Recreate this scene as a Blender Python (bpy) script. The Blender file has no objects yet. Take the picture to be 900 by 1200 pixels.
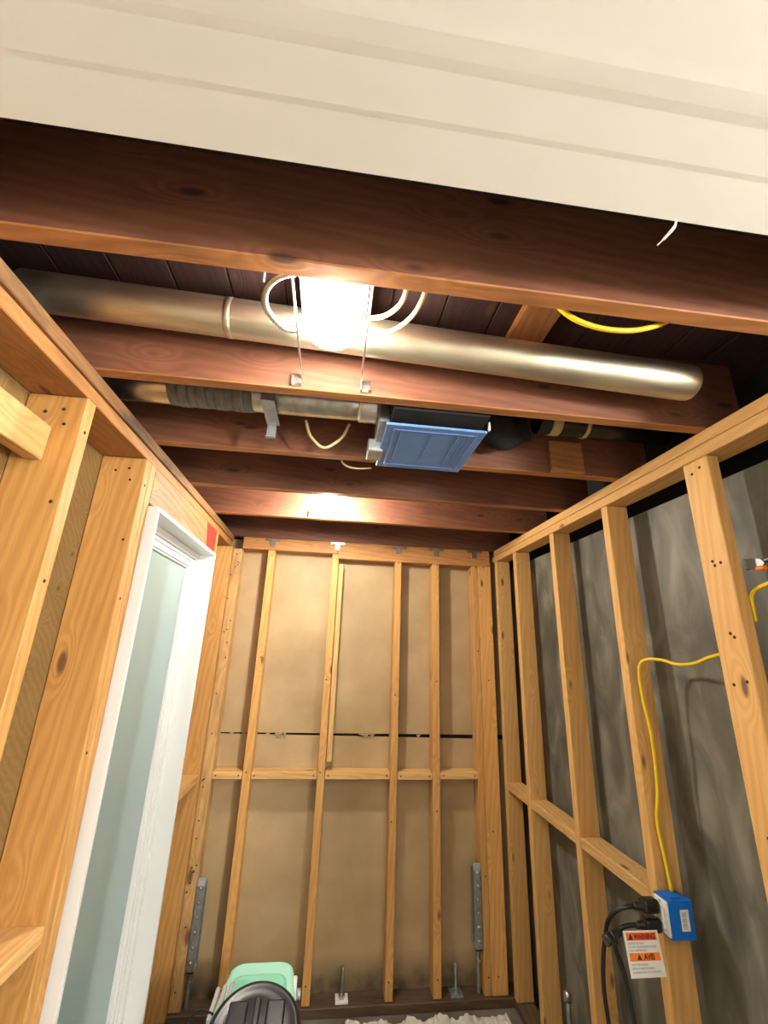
import bpy, bmesh, math, random
from mathutils import Vector, Matrix
random.seed(7)
scene = bpy.context.scene
C = scene.collection

# ------------------------------------------------------------------ camera
# room axes: X right, Y into the room, Z up; the camera sits at the origin
F_PX = 503.0
dv = Vector((384.4 - 450, 758.2 - 600, F_PX)).normalized()        # room +Y seen in image space (x right, y down, z forward)
vv = Vector((503 - 450, -960 - 600, F_PX)); vv = (vv - vv.dot(dv) * dv).normalized()   # room +Z
lv = vv.cross(dv)
if lv.x < 0: lv = -lv
cam_d = bpy.data.cameras.new('camera'); cam = bpy.data.objects.new('camera', cam_d); C.objects.link(cam)
cam_d.sensor_fit = 'HORIZONTAL'; cam_d.sensor_width = 36.0; cam_d.lens = F_PX / 900 * 36.0
cam_d.clip_start = 0.01
right = Vector((lv.x, dv.x, vv.x)); up = -Vector((lv.y, dv.y, vv.y)); fwd = Vector((lv.z, dv.z, vv.z))
cam.matrix_world = Matrix(((right.x, up.x, -fwd.x, 0), (right.y, up.y, -fwd.y, 0), (right.z, up.z, -fwd.z, 0), (0, 0, 0, 1)))
scene.camera = cam

# ------------------------------------------------------------------ world, light level
world = bpy.data.worlds.new('world'); scene.world = world; world.use_nodes = True
world.node_tree.nodes['Background'].inputs[0].default_value = (0.9, 0.95, 1.0, 1)
world.node_tree.nodes['Background'].inputs[1].default_value = 0.05
scene.view_settings.view_transform = 'Standard'; scene.view_settings.look = 'None'
scene.view_settings.gamma = 1.0; scene.view_settings.use_curve_mapping = False
scene.view_settings.exposure = 2.0
LAMP1, LAMP2, ROOM_LAMP = 44.0, 160.0, 70.0           # emission of the two bulbs, and of the globe in the room behind
LAMP_COL = (1.0, 0.93, 0.81, 1)

# ------------------------------------------------------------------ materials
def new_mat(name):
    m = bpy.data.materials.new(name); m.use_nodes = True
    nt = m.node_tree
    return m, nt, nt.nodes['Principled BSDF'], nt.nodes.new, nt.links.new

def plain(name, col, rough=0.6, metal=0.0, noise=0.0, nscale=20, bump=0.0, coat=0.0, stretch=(1, 1, 1)):
    m, nt, b, N, L = new_mat(name)
    b.inputs['Roughness'].default_value = rough; b.inputs['Metallic'].default_value = metal
    b.inputs['Base Color'].default_value = (*col, 1)
    if coat: b.inputs['Coat Weight'].default_value = coat
    if noise or bump:
        tc = N('ShaderNodeTexCoord'); mp = N('ShaderNodeMapping'); mp.inputs['Scale'].default_value = stretch
        L(tc.outputs['Object'], mp.inputs['Vector'])
        n = N('ShaderNodeTexNoise'); n.inputs['Scale'].default_value = nscale; n.inputs['Detail'].default_value = 5
        L(mp.outputs[0], n.inputs['Vector'])
        if noise:
            r = N('ShaderNodeValToRGB')
            r.color_ramp.elements[0].position = 0.3; r.color_ramp.elements[1].position = 0.7
            r.color_ramp.elements[0].color = (*[c * (1 - noise) for c in col], 1)
            r.color_ramp.elements[1].color = (*[min(1, c * (1 + noise)) for c in col], 1)
            L(n.outputs[0], r.inputs[0]); L(r.outputs[0], b.inputs['Base Color'])
        if bump:
            bp = N('ShaderNodeBump'); bp.inputs['Strength'].default_value = bump; bp.inputs['Distance'].default_value = 0.004
            L(n.outputs[0], bp.inputs['Height']); L(bp.outputs[0], b.inputs['Normal'])
    return m

def wood(name, light, dark, knot=(0.10, 0.04, 0.015), grain=0.62, rough=0.62, stain=0.0, stain_col=(0.08, 0.06, 0.05), knots=0.05, vary=0.12):
    """fir board: grain runs along the local X axis; every board gets its own piece of the texture"""
    m, nt, b, N, L = new_mat(name)
    tc = N('ShaderNodeTexCoord'); oi = N('ShaderNodeObjectInfo')
    sc = N('ShaderNodeVectorMath'); sc.operation = 'SCALE'; sc.inputs[0].default_value = (37.0, 13.0, 29.0)
    L(oi.outputs['Random'], sc.inputs['Scale'])
    ad = N('ShaderNodeVectorMath'); ad.operation = 'ADD'; L(tc.outputs['Object'], ad.inputs[0]); L(sc.outputs[0], ad.inputs[1])
    def mapped(s):
        mp = N('ShaderNodeMapping'); mp.inputs['Scale'].default_value = s; L(ad.outputs[0], mp.inputs['Vector']); return mp.outputs[0]
    # knots: sparse cells; the growth rings bend around them
    v = N('ShaderNodeTexVoronoi'); v.inputs['Scale'].default_value = 1; v.inputs['Randomness'].default_value = 1
    L(mapped((3.6, 10.0, 10.0)), v.inputs['Vector'])
    bend = N('ShaderNodeMapRange'); bend.interpolation_type = 'SMOOTHSTEP'; bend.inputs['From Min'].default_value = 0.0; bend.inputs['From Max'].default_value = 0.42
    bend.inputs['To Min'].default_value = 0.04; bend.inputs['To Max'].default_value = 0.0; L(v.outputs['Distance'], bend.inputs['Value'])
    bv = N('ShaderNodeCombineXYZ'); L(bend.outputs[0], bv.inputs['Y']); L(bend.outputs[0], bv.inputs['Z'])
    av = N('ShaderNodeVectorMath'); av.operation = 'ADD'; L(mapped((0.10, 1, 1)), av.inputs[0]); L(bv.outputs[0], av.inputs[1])
    # growth rings
    w = N('ShaderNodeTexWave'); w.wave_type = 'BANDS'; w.bands_direction = 'DIAGONAL'
    w.inputs['Scale'].default_value = 22; w.inputs['Distortion'].default_value = 6; w.inputs['Detail'].default_value = 4
    w.inputs['Detail Scale'].default_value = 0.9; L(av.outputs[0], w.inputs['Vector'])
    # fibres
    n = N('ShaderNodeTexNoise'); n.inputs['Scale'].default_value = 1; n.inputs['Detail'].default_value = 4
    L(mapped((5, 210, 210)), n.inputs['Vector'])
    # broad tone
    n2 = N('ShaderNodeTexNoise'); n2.inputs['Scale'].default_value = 1; n2.inputs['Detail'].default_value = 2
    L(mapped((1.6, 9, 9)), n2.inputs['Vector'])
    mx = N('ShaderNodeMix'); mx.data_type = 'FLOAT'; mx.inputs[0].default_value = 0.58
    L(w.outputs['Fac'], mx.inputs[2]); L(n.outputs[0], mx.inputs[3])
    mx2 = N('ShaderNodeMix'); mx2.data_type = 'FLOAT'; mx2.inputs[0].default_value = 0.42
    L(mx.outputs[0], mx2.inputs[2]); L(n2.outputs[0], mx2.inputs[3])
    r = N('ShaderNodeValToRGB'); r.color_ramp.elements[0].position = 0.5 - grain / 2; r.color_ramp.elements[1].position = 0.5 + grain / 2
    r.color_ramp.elements[0].color = (*dark, 1); r.color_ramp.elements[1].color = (*light, 1)
    L(mx2.outputs[0], r.inputs[0])
    kr = N('ShaderNodeMapRange'); kr.interpolation_type = 'SMOOTHSTEP'
    kr.inputs['From Min'].default_value = knots; kr.inputs['From Max'].default_value = knots * 2.6
    kr.inputs['To Min'].default_value = 0.85; kr.inputs['To Max'].default_value = 0.0
    L(v.outputs['Distance'], kr.inputs['Value'])
    km = N('ShaderNodeMix'); km.data_type = 'RGBA'; km.inputs[7].default_value = (*knot, 1)
    L(kr.outputs[0], km.inputs[0]); L(r.outputs[0], km.inputs[6])
    last = km.outputs[2]
    if stain:
        n3 = N('ShaderNodeTexNoise'); n3.inputs['Scale'].default_value = 1; n3.inputs['Detail'].default_value = 5
        L(mapped((5, 16, 16)), n3.inputs['Vector'])
        sr = N('ShaderNodeMapRange'); sr.inputs['From Min'].default_value = 0.5; sr.inputs['From Max'].default_value = 0.72
        sr.inputs['To Max'].default_value = stain; L(n3.outputs[0], sr.inputs['Value'])
        sm = N('ShaderNodeMix'); sm.data_type = 'RGBA'; sm.inputs[7].default_value = (*stain_col, 1)
        L(sr.outputs[0], sm.inputs[0]); L(last, sm.inputs[6]); last = sm.outputs[2]
    # board to board difference
    hv = N('ShaderNodeHueSaturation'); mr = N('ShaderNodeMapRange'); mr.inputs['To Min'].default_value = 1 - vary; mr.inputs['To Max'].default_value = 1 + vary
    L(oi.outputs['Random'], mr.inputs['Value']); L(mr.outputs[0], hv.inputs['Value']); L(last, hv.inputs['Color'])
    L(hv.outputs[0], b.inputs['Base Color'])
    b.inputs['Roughness'].default_value = rough
    bp = N('ShaderNodeBump'); bp.inputs['Strength'].default_value = 0.25; bp.inputs['Distance'].default_value = 0.002
    L(mx.outputs[0], bp.inputs['Height']); L(bp.outputs[0], b.inputs['Normal'])
    return m

def emit(name, col, s):
    m, nt, b, N, L = new_mat(name)
    b.inputs['Base Color'].default_value = col
    b.inputs['Emission Color'].default_value = col; b.inputs['Emission Strength'].default_value = s
    return m

M = {}
M['stud'] = wood('fir_stud', (0.72, 0.41, 0.135), (0.52, 0.24, 0.06))
M['stud_right'] = wood('fir_stud_pale', (0.76, 0.47, 0.175), (0.58, 0.30, 0.085))
M['stud_left'] = wood('fir_stud_wide', (0.68, 0.38, 0.12), (0.44, 0.20, 0.046), knots=0.065)
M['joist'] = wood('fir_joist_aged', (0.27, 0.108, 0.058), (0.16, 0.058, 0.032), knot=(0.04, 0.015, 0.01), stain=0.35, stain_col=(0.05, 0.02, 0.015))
M['joist_edge'] = wood('fir_joist_edge', (0.50, 0.22, 0.075), (0.30, 0.11, 0.03), knot=(0.04, 0.015, 0.01), stain=0.4, stain_col=(0.10, 0.04, 0.02), knots=0.05)  # paler copy of the joist wood, bounce light from below in its colour
M['block'] = wood('fir_block_fresh', (0.76, 0.49, 0.20), (0.54, 0.28, 0.085))
M['plate'] = wood('fir_plate', (0.56, 0.27, 0.085), (0.36, 0.15, 0.04), stain=0.35, stain_col=(0.12, 0.05, 0.02))
M['plate_old'] = wood('fir_plate_old', (0.36, 0.19, 0.075), (0.20, 0.09, 0.03), stain=0.8, stain_col=(0.05, 0.03, 0.02))
M['header'] = wood('fir_header', (0.42, 0.27, 0.115), (0.20, 0.11, 0.04), grain=0.5, stain=0.75, stain_col=(0.15, 0.11, 0.075))
M['holed'] = wood('fir_post_nail_holes', (0.62, 0.40, 0.17), (0.42, 0.22, 0.07), stain=0.5, stain_col=(0.16, 0.07, 0.03), knots=0.07)
M['sheath'] = wood('olive_sheathing', (0.34, 0.21, 0.075), (0.20, 0.115, 0.035))
M['sill'] = wood('dirty_sill_wood', (0.16, 0.10, 0.055), (0.075, 0.045, 0.025), stain=0.7, stain_col=(0.03, 0.025, 0.02))
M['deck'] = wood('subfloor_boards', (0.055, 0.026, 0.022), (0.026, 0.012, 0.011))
M['red'] = plain('red_paint_end', (0.62, 0.035, 0.02), 0.6, noise=0.4, nscale=120)
M['white'] = plain('white_trim_paint', (0.70, 0.71, 0.70), 0.35)
M['soffit'] = plain('soffit_paint', (0.90, 0.885, 0.83), 0.7, noise=0.015, nscale=6, bump=0.08)
M['wallpaint'] = plain('wall_paint', (0.82, 0.79, 0.72), 0.8)
M['metal'] = plain('galvanized', (0.62, 0.62, 0.60), 0.32, 1.0, noise=0.2, nscale=30, bump=0.05)
M['pipe_metal'] = plain('duct_metal', (0.60, 0.55, 0.42), 0.48, 1.0, noise=0.25, nscale=9, stretch=(0.4, 3, 3))
M['shiny'] = plain('foil_metal', (0.85, 0.85, 0.84), 0.28, 0.9, bump=0.6, nscale=60)
M['zinc'] = plain('zinc_bracket', (0.42, 0.45, 0.47), 0.45, 0.8, noise=0.2, nscale=40)
M['chrome'] = plain('chrome', (0.75, 0.77, 0.80), 0.2, 0.35)
M['steel'] = plain('tool_steel', (0.22, 0.23, 0.24), 0.4, 0.7)
M['lampplate'] = plain('lamp_plate_metal', (0.33, 0.32, 0.30), 0.6, 0.3)
M['black'] = plain('black_plastic', (0.012, 0.012, 0.013), 0.3, bump=0.05, nscale=200)
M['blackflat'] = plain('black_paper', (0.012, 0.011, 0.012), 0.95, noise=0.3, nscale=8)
M['cord'] = plain('black_cord', (0.01, 0.01, 0.01), 0.45)
M['blue'] = plain('blue_box', (0.0, 0.15, 0.62), 0.4)
M['bluecover'] = plain('blue_cover', (0.13, 0.27, 0.60), 0.5, noise=0.10, nscale=12)
M['yellow'] = plain('yellow_cable', (0.85, 0.58, 0.01), 0.4)
M['cream'] = plain('cream_cable', (0.62, 0.50, 0.26), 0.5)
M['whiteplast'] = plain('white_plastic', (0.85, 0.85, 0.83), 0.4)
M['orange'] = plain('orange_label', (0.95, 0.24, 0.02), 0.6)
M['redorange'] = plain('red_orange_label', (0.90, 0.13, 0.03), 0.6)
M['ink'] = plain('ink', (0.03, 0.02, 0.02), 0.7)
M['greyink'] = plain('grey_ink', (0.35, 0.35, 0.35), 0.7)
M['redink'] = plain('red_ink', (0.14, 0.012, 0.006), 0.7)
M['tape'] = plain('grey_tape', (0.16, 0.155, 0.15), 0.55, noise=0.3, nscale=40, bump=0.6)
M['mint'] = plain('mint_plastic', (0.42, 0.84, 0.68), 0.38)
M['mint2'] = plain('mint_plastic_inset', (0.28, 0.70, 0.53), 0.42)
M['foil'] = plain('plastic_sheet', (0.75, 0.73, 0.68), 0.3, bump=0.5, nscale=40)
M['bulb1'] = emit('bulb_front', LAMP_COL, LAMP1)
M['bulb2'] = emit('bulb_rear', LAMP_COL, LAMP2)
M['bulbR'] = emit('globe_room', (1.0, 0.975, 0.93, 1), ROOM_LAMP)

def kraft_mat():
    m, nt, b, N, L = new_mat('kraft_paper')
    tc = N('ShaderNodeTexCoord')
    n = N('ShaderNodeTexNoise'); n.inputs['Scale'].default_value = 3.5; n.inputs['Detail'].default_value = 8; L(tc.outputs['Object'], n.inputs['Vector'])
    r = N('ShaderNodeValToRGB'); r.color_ramp.elements[0].position = 0.3; r.color_ramp.elements[1].position = 0.7
    r.color_ramp.elements[0].color = (0.36, 0.245, 0.118, 1); r.color_ramp.elements[1].color = (0.48, 0.345, 0.185, 1); L(n.outputs[0], r.inputs[0])
    # dirt splashed up from the ground: mottled, only along the bottom
    sx = N('ShaderNodeSeparateXYZ'); L(tc.outputs['Object'], sx.inputs[0])
    mr = N('ShaderNodeMapRange'); mr.inputs['From Min'].default_value = -1.52; mr.inputs['From Max'].default_value = -1.66; L(sx.outputs['Z'], mr.inputs['Value'])
    n2 = N('ShaderNodeTexNoise'); n2.inputs['Scale'].default_value = 14; n2.inputs['Detail'].default_value = 6; L(tc.outputs['Object'], n2.inputs['Vector'])
    mu = N('ShaderNodeMath'); mu.operation = 'MULTIPLY'; L(mr.outputs[0], mu.inputs[0]); L(n2.outputs[0], mu.inputs[1])
    mu2 = N('ShaderNodeMath'); mu2.operation = 'MULTIPLY'; mu2.use_clamp = True; mu2.inputs[1].default_value = 1.5; L(mu.outputs[0], mu2.inputs[0])
    mx = N('ShaderNodeMix'); mx.data_type = 'RGBA'; mx.inputs[7].default_value = (0.06, 0.045, 0.03, 1)
    L(mu2.outputs[0], mx.inputs[0]); L(r.outputs[0], mx.inputs[6]); L(mx.outputs[2], b.inputs['Base Color'])
    n3 = N('ShaderNodeTexNoise'); n3.inputs['Scale'].default_value = 9; n3.inputs['Detail'].default_value = 4; L(tc.outputs['Object'], n3.inputs['Vector'])
    bp = N('ShaderNodeBump'); bp.inputs['Strength'].default_value = 0.35; bp.inputs['Distance'].default_value = 0.01; L(n3.outputs[0], bp.inputs['Height']); L(bp.outputs[0], b.inputs['Normal'])
    b.inputs['Roughness'].default_value = 0.6
    return m
M['kraft'] = kraft_mat()

def board_mat():
    m, nt, b, N, L = new_mat('grey_smeared_board')
    tc = N('ShaderNodeTexCoord'); oi = N('ShaderNodeObjectInfo')
    mp = N('ShaderNodeMapping'); mp.inputs['Scale'].default_value = (1, 5, 2.2); L(tc.outputs['Object'], mp.inputs['Vector'])
    n = N('ShaderNodeTexNoise'); n.inputs['Scale'].default_value = 1.3; n.inputs['Detail'].default_value = 6; n.inputs['Distortion'].default_value = 1.2; L(mp.outputs[0], n.inputs['Vector'])
    r = N('ShaderNodeValToRGB'); e = r.color_ramp.elements
    e[0].position = 0.28; e[0].color = (0.062, 0.060, 0.045, 1); e[1].position = 0.75; e[1].color = (0.28, 0.27, 0.215, 1)
    x = e.new(0.5); x.color = (0.125, 0.121, 0.093, 1)
    L(n.outputs[0], r.inputs[0]); L(r.outputs[0], b.inputs['Base Color']); b.inputs['Roughness'].default_value = 0.55
    return m
M['greyboard'] = board_mat()

def concrete_mat():
    m, nt, b, N, L = new_mat('dirty_concrete')
    tc = N('ShaderNodeTexCoord'); n = N('ShaderNodeTexNoise'); n.inputs['Scale'].default_value = 6; n.inputs['Detail'].default_value = 9; L(tc.outputs['Object'], n.inputs['Vector'])
    r = N('ShaderNodeValToRGB'); r.color_ramp.elements[0].position = 0.35; r.color_ramp.elements[1].position = 0.7
    r.color_ramp.elements[0].color = (0.10, 0.085, 0.065, 1); r.color_ramp.elements[1].color = (0.26, 0.23, 0.19, 1)
    L(n.outputs[0], r.inputs[0]); L(r.outputs[0], b.inputs['Base Color']); b.inputs['Roughness'].default_value = 0.85
    bp = N('ShaderNodeBump'); bp.inputs['Strength'].default_value = 0.5; bp.inputs['Distance'].default_value = 0.01; L(n.outputs[0], bp.inputs['Height']); L(bp.outputs[0], b.inputs['Normal'])
    return m
M['concrete'] = concrete_mat()

def frosted_mat():
    m, nt, b, N, L = new_mat('frosted_glass')
    b.inputs['Base Color'].default_value = (0.25, 0.37, 0.37, 1); b.inputs['Roughness'].default_value = 0.5
    b.inputs['Transmission Weight'].default_value = 0.12; b.inputs['Coat Weight'].default_value = 1.0; b.inputs['Coat Roughness'].default_value = 0.12
    return m
M['frost'] = frosted_mat()

# ------------------------------------------------------------------ mesh helpers
class MB:
    """collects shapes into one bmesh; build() links them as one mesh object"""
    def __init__(s): s.bm = bmesh.new()
    def box(s, p0, p1, bev=0.0, mat=None, seg=1):
        t = bmesh.new(); bmesh.ops.create_cube(t, size=1)
        a, b_ = Vector(p0), Vector(p1); c = (a + b_) / 2; d = b_ - a
        for v in t.verts: v.co = Vector((v.co.x * abs(d.x), v.co.y * abs(d.y), v.co.z * abs(d.z)))
        if bev: bmesh.ops.bevel(t, geom=list(t.edges), offset=bev, segments=seg, affect='EDGES', profile=0.5)
        for v in t.verts: v.co = v.co + c
        s.add(t, mat); return s
    def add(s, t, mat=None):
        if mat is not None: bmesh.ops.transform(t, matrix=mat, verts=list(t.verts))
        vm = {v: s.bm.verts.new(v.co) for v in t.verts}
        for f in t.faces:
            nf = s.bm.faces.new([vm[v] for v in f.verts]); nf.smooth = f.smooth
        t.free()
    def tube(s, pts, r, n=10, sub=6, ridge=0.0, caps=True, smooth=True):
        """sweep a circle along a Catmull-Rom path; ridge alternates the radius"""
        P = [Vector(p) for p in pts]; path = []
        if len(P) == 2: sub_pts = [P[0].lerp(P[1], i / sub) for i in range(sub + 1)]; path = sub_pts
        else:
            Q = [2 * P[0] - P[1]] + P + [2 * P[-1] - P[-2]]
            for i in range(1, len(Q) - 2):
                a, b_, c, d = Q[i - 1:i + 3]
                for k in range(sub):
                    t = k / sub
                    path.append(0.5 * ((2 * b_) + (c - a) * t + (2 * a - 5 * b_ + 4 * c - d) * t * t + (3 * b_ - a - 3 * c + d) * t ** 3))
            path.append(P[-1])
        rings = []; prev = None
        for i, p in enumerate(path):
            tan = (path[min(i + 1, len(path) - 1)] - path[max(i - 1, 0)]).normalized()
            if prev is None:
                ref = Vector((0, 0, 1)) if abs(tan.z) < 0.9 else Vector((1, 0, 0)); u = tan.cross(ref).normalized()
            else: u = (prev - tan * prev.dot(tan)).normalized()
            prev = u; w = tan.cross(u)
            rr = (r[min(i * len(r) // len(path), len(r) - 1)] if isinstance(r, (list, tuple)) else r) * (1 + (ridge if i % 2 else 0))
            rings.append([s.bm.verts.new(p + u * rr * math.cos(2 * math.pi * k / n) + w * rr * math.sin(2 * math.pi * k / n)) for k in range(n)])
        for a, b_ in zip(rings, rings[1:]):
            for k in range(n):
                f = s.bm.faces.new((a[k], a[(k + 1) % n], b_[(k + 1) % n], b_[k])); f.smooth = smooth
        if caps: s.bm.faces.new(rings[0][::-1]); s.bm.faces.new(rings[-1])
        return s
    def lathe(s, prof, n=24, mat=None, smooth=True):
        t = bmesh.new(); rings = []
        for (r, z) in prof:
            if r < 1e-6: rings.append([t.verts.new((0, 0, z))])
            else: rings.append([t.verts.new((r * math.cos(2 * math.pi * k / n), r * math.sin(2 * math.pi * k / n), z)) for k in range(n)])
        for a, b_ in zip(rings, rings[1:]):
            for k in range(n):
                vs = [a[k % len(a)], a[(k + 1) % len(a)], b_[(k + 1) % len(b_)], b_[k % len(b_)]]
                u = []
                for v in vs:
                    if v not in u: u.append(v)
                if len(u) > 2: t.faces.new(u).smooth = smooth
        s.add(t, mat); return s
    def prism(s, poly, axis, a, b_):
        """extrude a 2D polygon along an axis: X -> (y,z), Y -> (x,z), Z -> (x,y)"""
        def p3(p, t): return {'X': (t, p[0], p[1]), 'Y': (p[0], t, p[1]), 'Z': (p[0], p[1], t)}[axis]
        A = [s.bm.verts.new(p3(p, a)) for p in poly]; B = [s.bm.verts.new(p3(p, b_)) for p in poly]
        n = len(poly)
        for k in range(n): s.bm.faces.new((A[k], A[(k + 1) % n], B[(k + 1) % n], B[k]))
        s.bm.faces.new(A[::-1]); s.bm.faces.new(B); return s
    def build(s, name, mat, parent=None, loc=None):
        bmesh.ops.recalc_face_normals(s.bm, faces=list(s.bm.faces))
        if loc is not None:
            for v in s.bm.verts: v.co -= Vector(loc)
        me = bpy.data.meshes.new(name); s.bm.to_mesh(me); s.bm.free()
        me.materials.append(M[mat] if isinstance(mat, str) else mat)
        o = bpy.data.objects.new(name, me); C.objects.link(o)
        if loc is not None: o.location = loc
        if parent is not None:
            o.parent = parent; o.matrix_parent_inverse = Matrix.Translation(-Vector(parent.location))
        return o

def tag(o, label=None, cat=None, group=None, kind=None):
    if label: o['label'] = label
    if cat: o['category'] = cat
    if group: o['group'] = group
    if kind: o['kind'] = kind
    return o
def thing(name, label, cat, loc, group=None):
    o = bpy.data.objects.new(name, None); C.objects.link(o); o.location = loc; o.empty_display_size = 0.05
    return tag(o, label, cat, group)

def board(name, p0, p1, mat, parent, bev=0.0025, tilt=0.0):
    """one piece of lumber, its grain along the longest side (local X)"""
    a, b_ = Vector(p0), Vector(p1); c = (a + b_) / 2; d = b_ - a
    ax = max(range(3), key=lambda i: d[i])
    if ax == 0: dims, rot = (d.x, d.y, d.z), Matrix()
    elif ax == 1: dims, rot = (d.y, d.x, d.z), Matrix.Rotation(math.pi / 2, 4, 'Z')
    else: dims, rot = (d.z, d.y, d.x), Matrix.Rotation(-math.pi / 2, 4, 'Y')
    m = MB(); m.box([-x / 2 for x in dims], [x / 2 for x in dims], bev)
    o = m.build(name, mat)
    o.matrix_world = Matrix.Translation(c) @ rot
    if parent is not None: o.parent = parent
    return o

def text(name, body, size, mat, parent, origin, xdir, ydir, sx=1.0, bold=0.0):
    cu = bpy.data.curves.new(name, 'FONT'); cu.body = body; cu.size = size; cu.extrude = 0.0002; cu.offset = bold
    t = bpy.data.objects.new('tmp_text', cu); C.objects.link(t)
    dg = bpy.context.evaluated_depsgraph_get(); me = bpy.data.meshes.new_from_object(t.evaluated_get(dg))
    bpy.data.objects.remove(t); me.name = name; me.materials.clear(); me.materials.append(M[mat])
    X = Vector(xdir).normalized(); Y = Vector(ydir).normalized(); Z = X.cross(Y)
    mt = Matrix(((X.x * sx, Y.x, Z.x, origin[0]), (X.y * sx, Y.y, Z.y, origin[1]), (X.z * sx, Y.z, Z.z, origin[2]), (0, 0, 0, 1)))
    me.transform(mt)
    o = bpy.data.objects.new(name, me); C.objects.link(o)
    if parent is not None: o.parent = parent; o.matrix_parent_inverse = Matrix.Translation(-Vector(parent.location))
    return o

FLOOR = -1.72
XL, XR, YB = -0.64, 1.07, 2.751          # inner faces of left, right and back framing
JZ = 0.655                               # underside of the joists
# ================================================================== SETTING
# ---- floor
fl = MB().box((-2.3, -2.7, FLOOR - 0.1), (2.7, 3.1, FLOOR)).build('floor', 'concrete'); tag(fl, 'dirty grey concrete floor', kind='structure')
# ---- ceiling: subfloor deck with joists
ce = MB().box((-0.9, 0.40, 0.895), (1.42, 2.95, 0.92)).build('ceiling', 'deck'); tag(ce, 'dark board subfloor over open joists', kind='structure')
for i, y in enumerate((0.61, 1.015, 1.418, 1.818, 2.234)):
    j = board('joist', (-0.80, y, JZ), (1.20, y + 0.038, 0.893), 'joist', ce)
    j.data.materials.append(M['joist_edge'])             # bottom faces paler: bounce light from the floor put into the colour
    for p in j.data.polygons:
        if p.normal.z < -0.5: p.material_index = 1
board('rim_joist', (-0.80, 2.765, JZ + 0.002), (1.20, 2.803, 0.893), 'joist', ce)
# deck boards seen from below, run along Y
x = -0.88
while x < 1.38:
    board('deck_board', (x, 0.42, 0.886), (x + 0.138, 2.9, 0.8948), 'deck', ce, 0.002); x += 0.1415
board('brace_board', (0.452, 0.652, 0.862), (0.556, 1.012, 0.8855), 'joist_edge', ce)
board('cleat', (0.786, 1.396, 0.656), (0.918, 1.4165, 0.782), 'joist_edge', ce)

# ---- back wall: kraft paper behind studs
wb = MB().prism([(-0.80, -0.489), (0.35, -0.487), (1.20, -0.484), (1.20, 0.655), (-0.80, 0.655)], 'Y', YB + 0.095, YB + 0.10).prism([(-0.80, FLOOR), (1.20, FLOOR), (1.20, -0.510), (0.35, -0.502), (-0.80, -0.494)], 'Y', YB + 0.092, YB + 0.097).build('wall_back', 'kraft')
tag(wb, 'kraft paper backed rear wall with open studs', kind='structure')
bk = MB().box((-0.85, YB + 0.12, FLOOR), (1.4, YB + 0.16, 0.9)).build('backing', 'blackflat', wb)
for (x0, x1) in ((-0.418, -0.374), (-0.012, 0.030), (0.400, 0.442), (0.648, 0.692), (0.917, 0.955), (0.957, 1.045), (-0.636, -0.580)):
    xx = 'holed' if x0 < -0.6 else 'stud'
    board('stud', (x0, YB + (0.003 if x0 < -0.6 else 0), -1.677), (x1, YB + 0.089, 0.575), xx, wb)
board('cripple_stud', (0.034, YB + 0.012, -0.62), (0.064, YB + 0.087, 0.515), 'block', wb)
# top plates
board('top_plate', (-0.58, YB, 0.577), (0.019, YB + 0.089, 0.6535), 'plate', wb)
board('top_plate', (0.021, YB - 0.004, 0.545), (1.04, YB + 0.085, 0.6535), 'plate', wb)
# sill
board('bottom_plate', (-0.78, YB - 0.012, FLOOR), (1.19, YB + 0.090, -1.68), 'sill', wb)
for (x0, x1, zz) in ((-0.578, -0.420, 0), (-0.372, -0.014, 0), (0.032, 0.398, 0), (0.444, 0.646, -0.002), (0.694, 0.916, 0.001)):
    board('block', (x0, YB + 0.001, -0.705 + zz), (x1, YB + 0.090, -0.667 + zz), 'block', wb)
# torn paper edges along the seam
for i in range(16):
    x = random.choice((-0.28, -0.22, 0.22, 0.30, 0.62, -0.5)) + random.uniform(-0.06, 0.06); w = random.uniform(0.012, 0.045); h = random.uniform(0.01, 0.03)
    m = MB(); y = YB + 0.0915
    m.prism([(x, -0.489), (x + w, -0.487), (x + w * random.uniform(0.2, 1.3), -0.487 - h)], 'Y', y - random.uniform(0.003, 0.016), y - 0.002)
    m.build('paper_scrap', 'kraft', wb)

# ---- right wall: grey board behind studs
wr = MB().box((1.195, 0.45, FLOOR), (1.21, 1.155, 0.545), 0.002).box((1.195, 1.165, FLOOR), (1.21, 2.84, 0.547), 0.002).build('wall_right', 'greyboard')
tag(wr, 'grey smeared board right wall with open studs', kind='structure')
MB().box((1.30, 0.3, FLOOR), (1.33, 3.0, 0.9)).build('backing', 'blackflat', wr)
board('stud', (XR, 1.034, -1.68), (XR + 0.038, 1.124, 0.578), 'stud_right', wr)
for y in (1.515, 1.950, 2.402):
    board('stud', (XR, y, -1.68), (XR + 0.089, y + 0.038, 0.578), 'stud_right', wr)
board('stud', (XR, 2.762 - 0.06, -1.68), (XR + 0.089, 2.80 - 0.06, 0.578), 'stud_right', wr)
board('stud', (XR, 0.60, -1.68), (XR + 0.089, 0.638, 0.578), 'stud_right', wr)
board('top_plate', (XR, 0.45, 0.580), (XR + 0.089, 2.84, 0.6165), 'stud_right', wr)
board('top_plate', (XR - 0.002, 0.45, 0.6175), (XR + 0.088, 2.745, 0.6545), 'stud_right', wr)
board('bottom_plate', (XR, 0.45, FLOOR), (XR + 0.089, 2.735, -1.682), 'sill', wr)
for (y0, y1) in ((1.554, 1.949), (1.989, 2.401), (2.441, 2.701)):
    board('block', (XR + 0.002, y0, -0.742), (XR + 0.090, y1, -0.704), 'block', wr)

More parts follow.
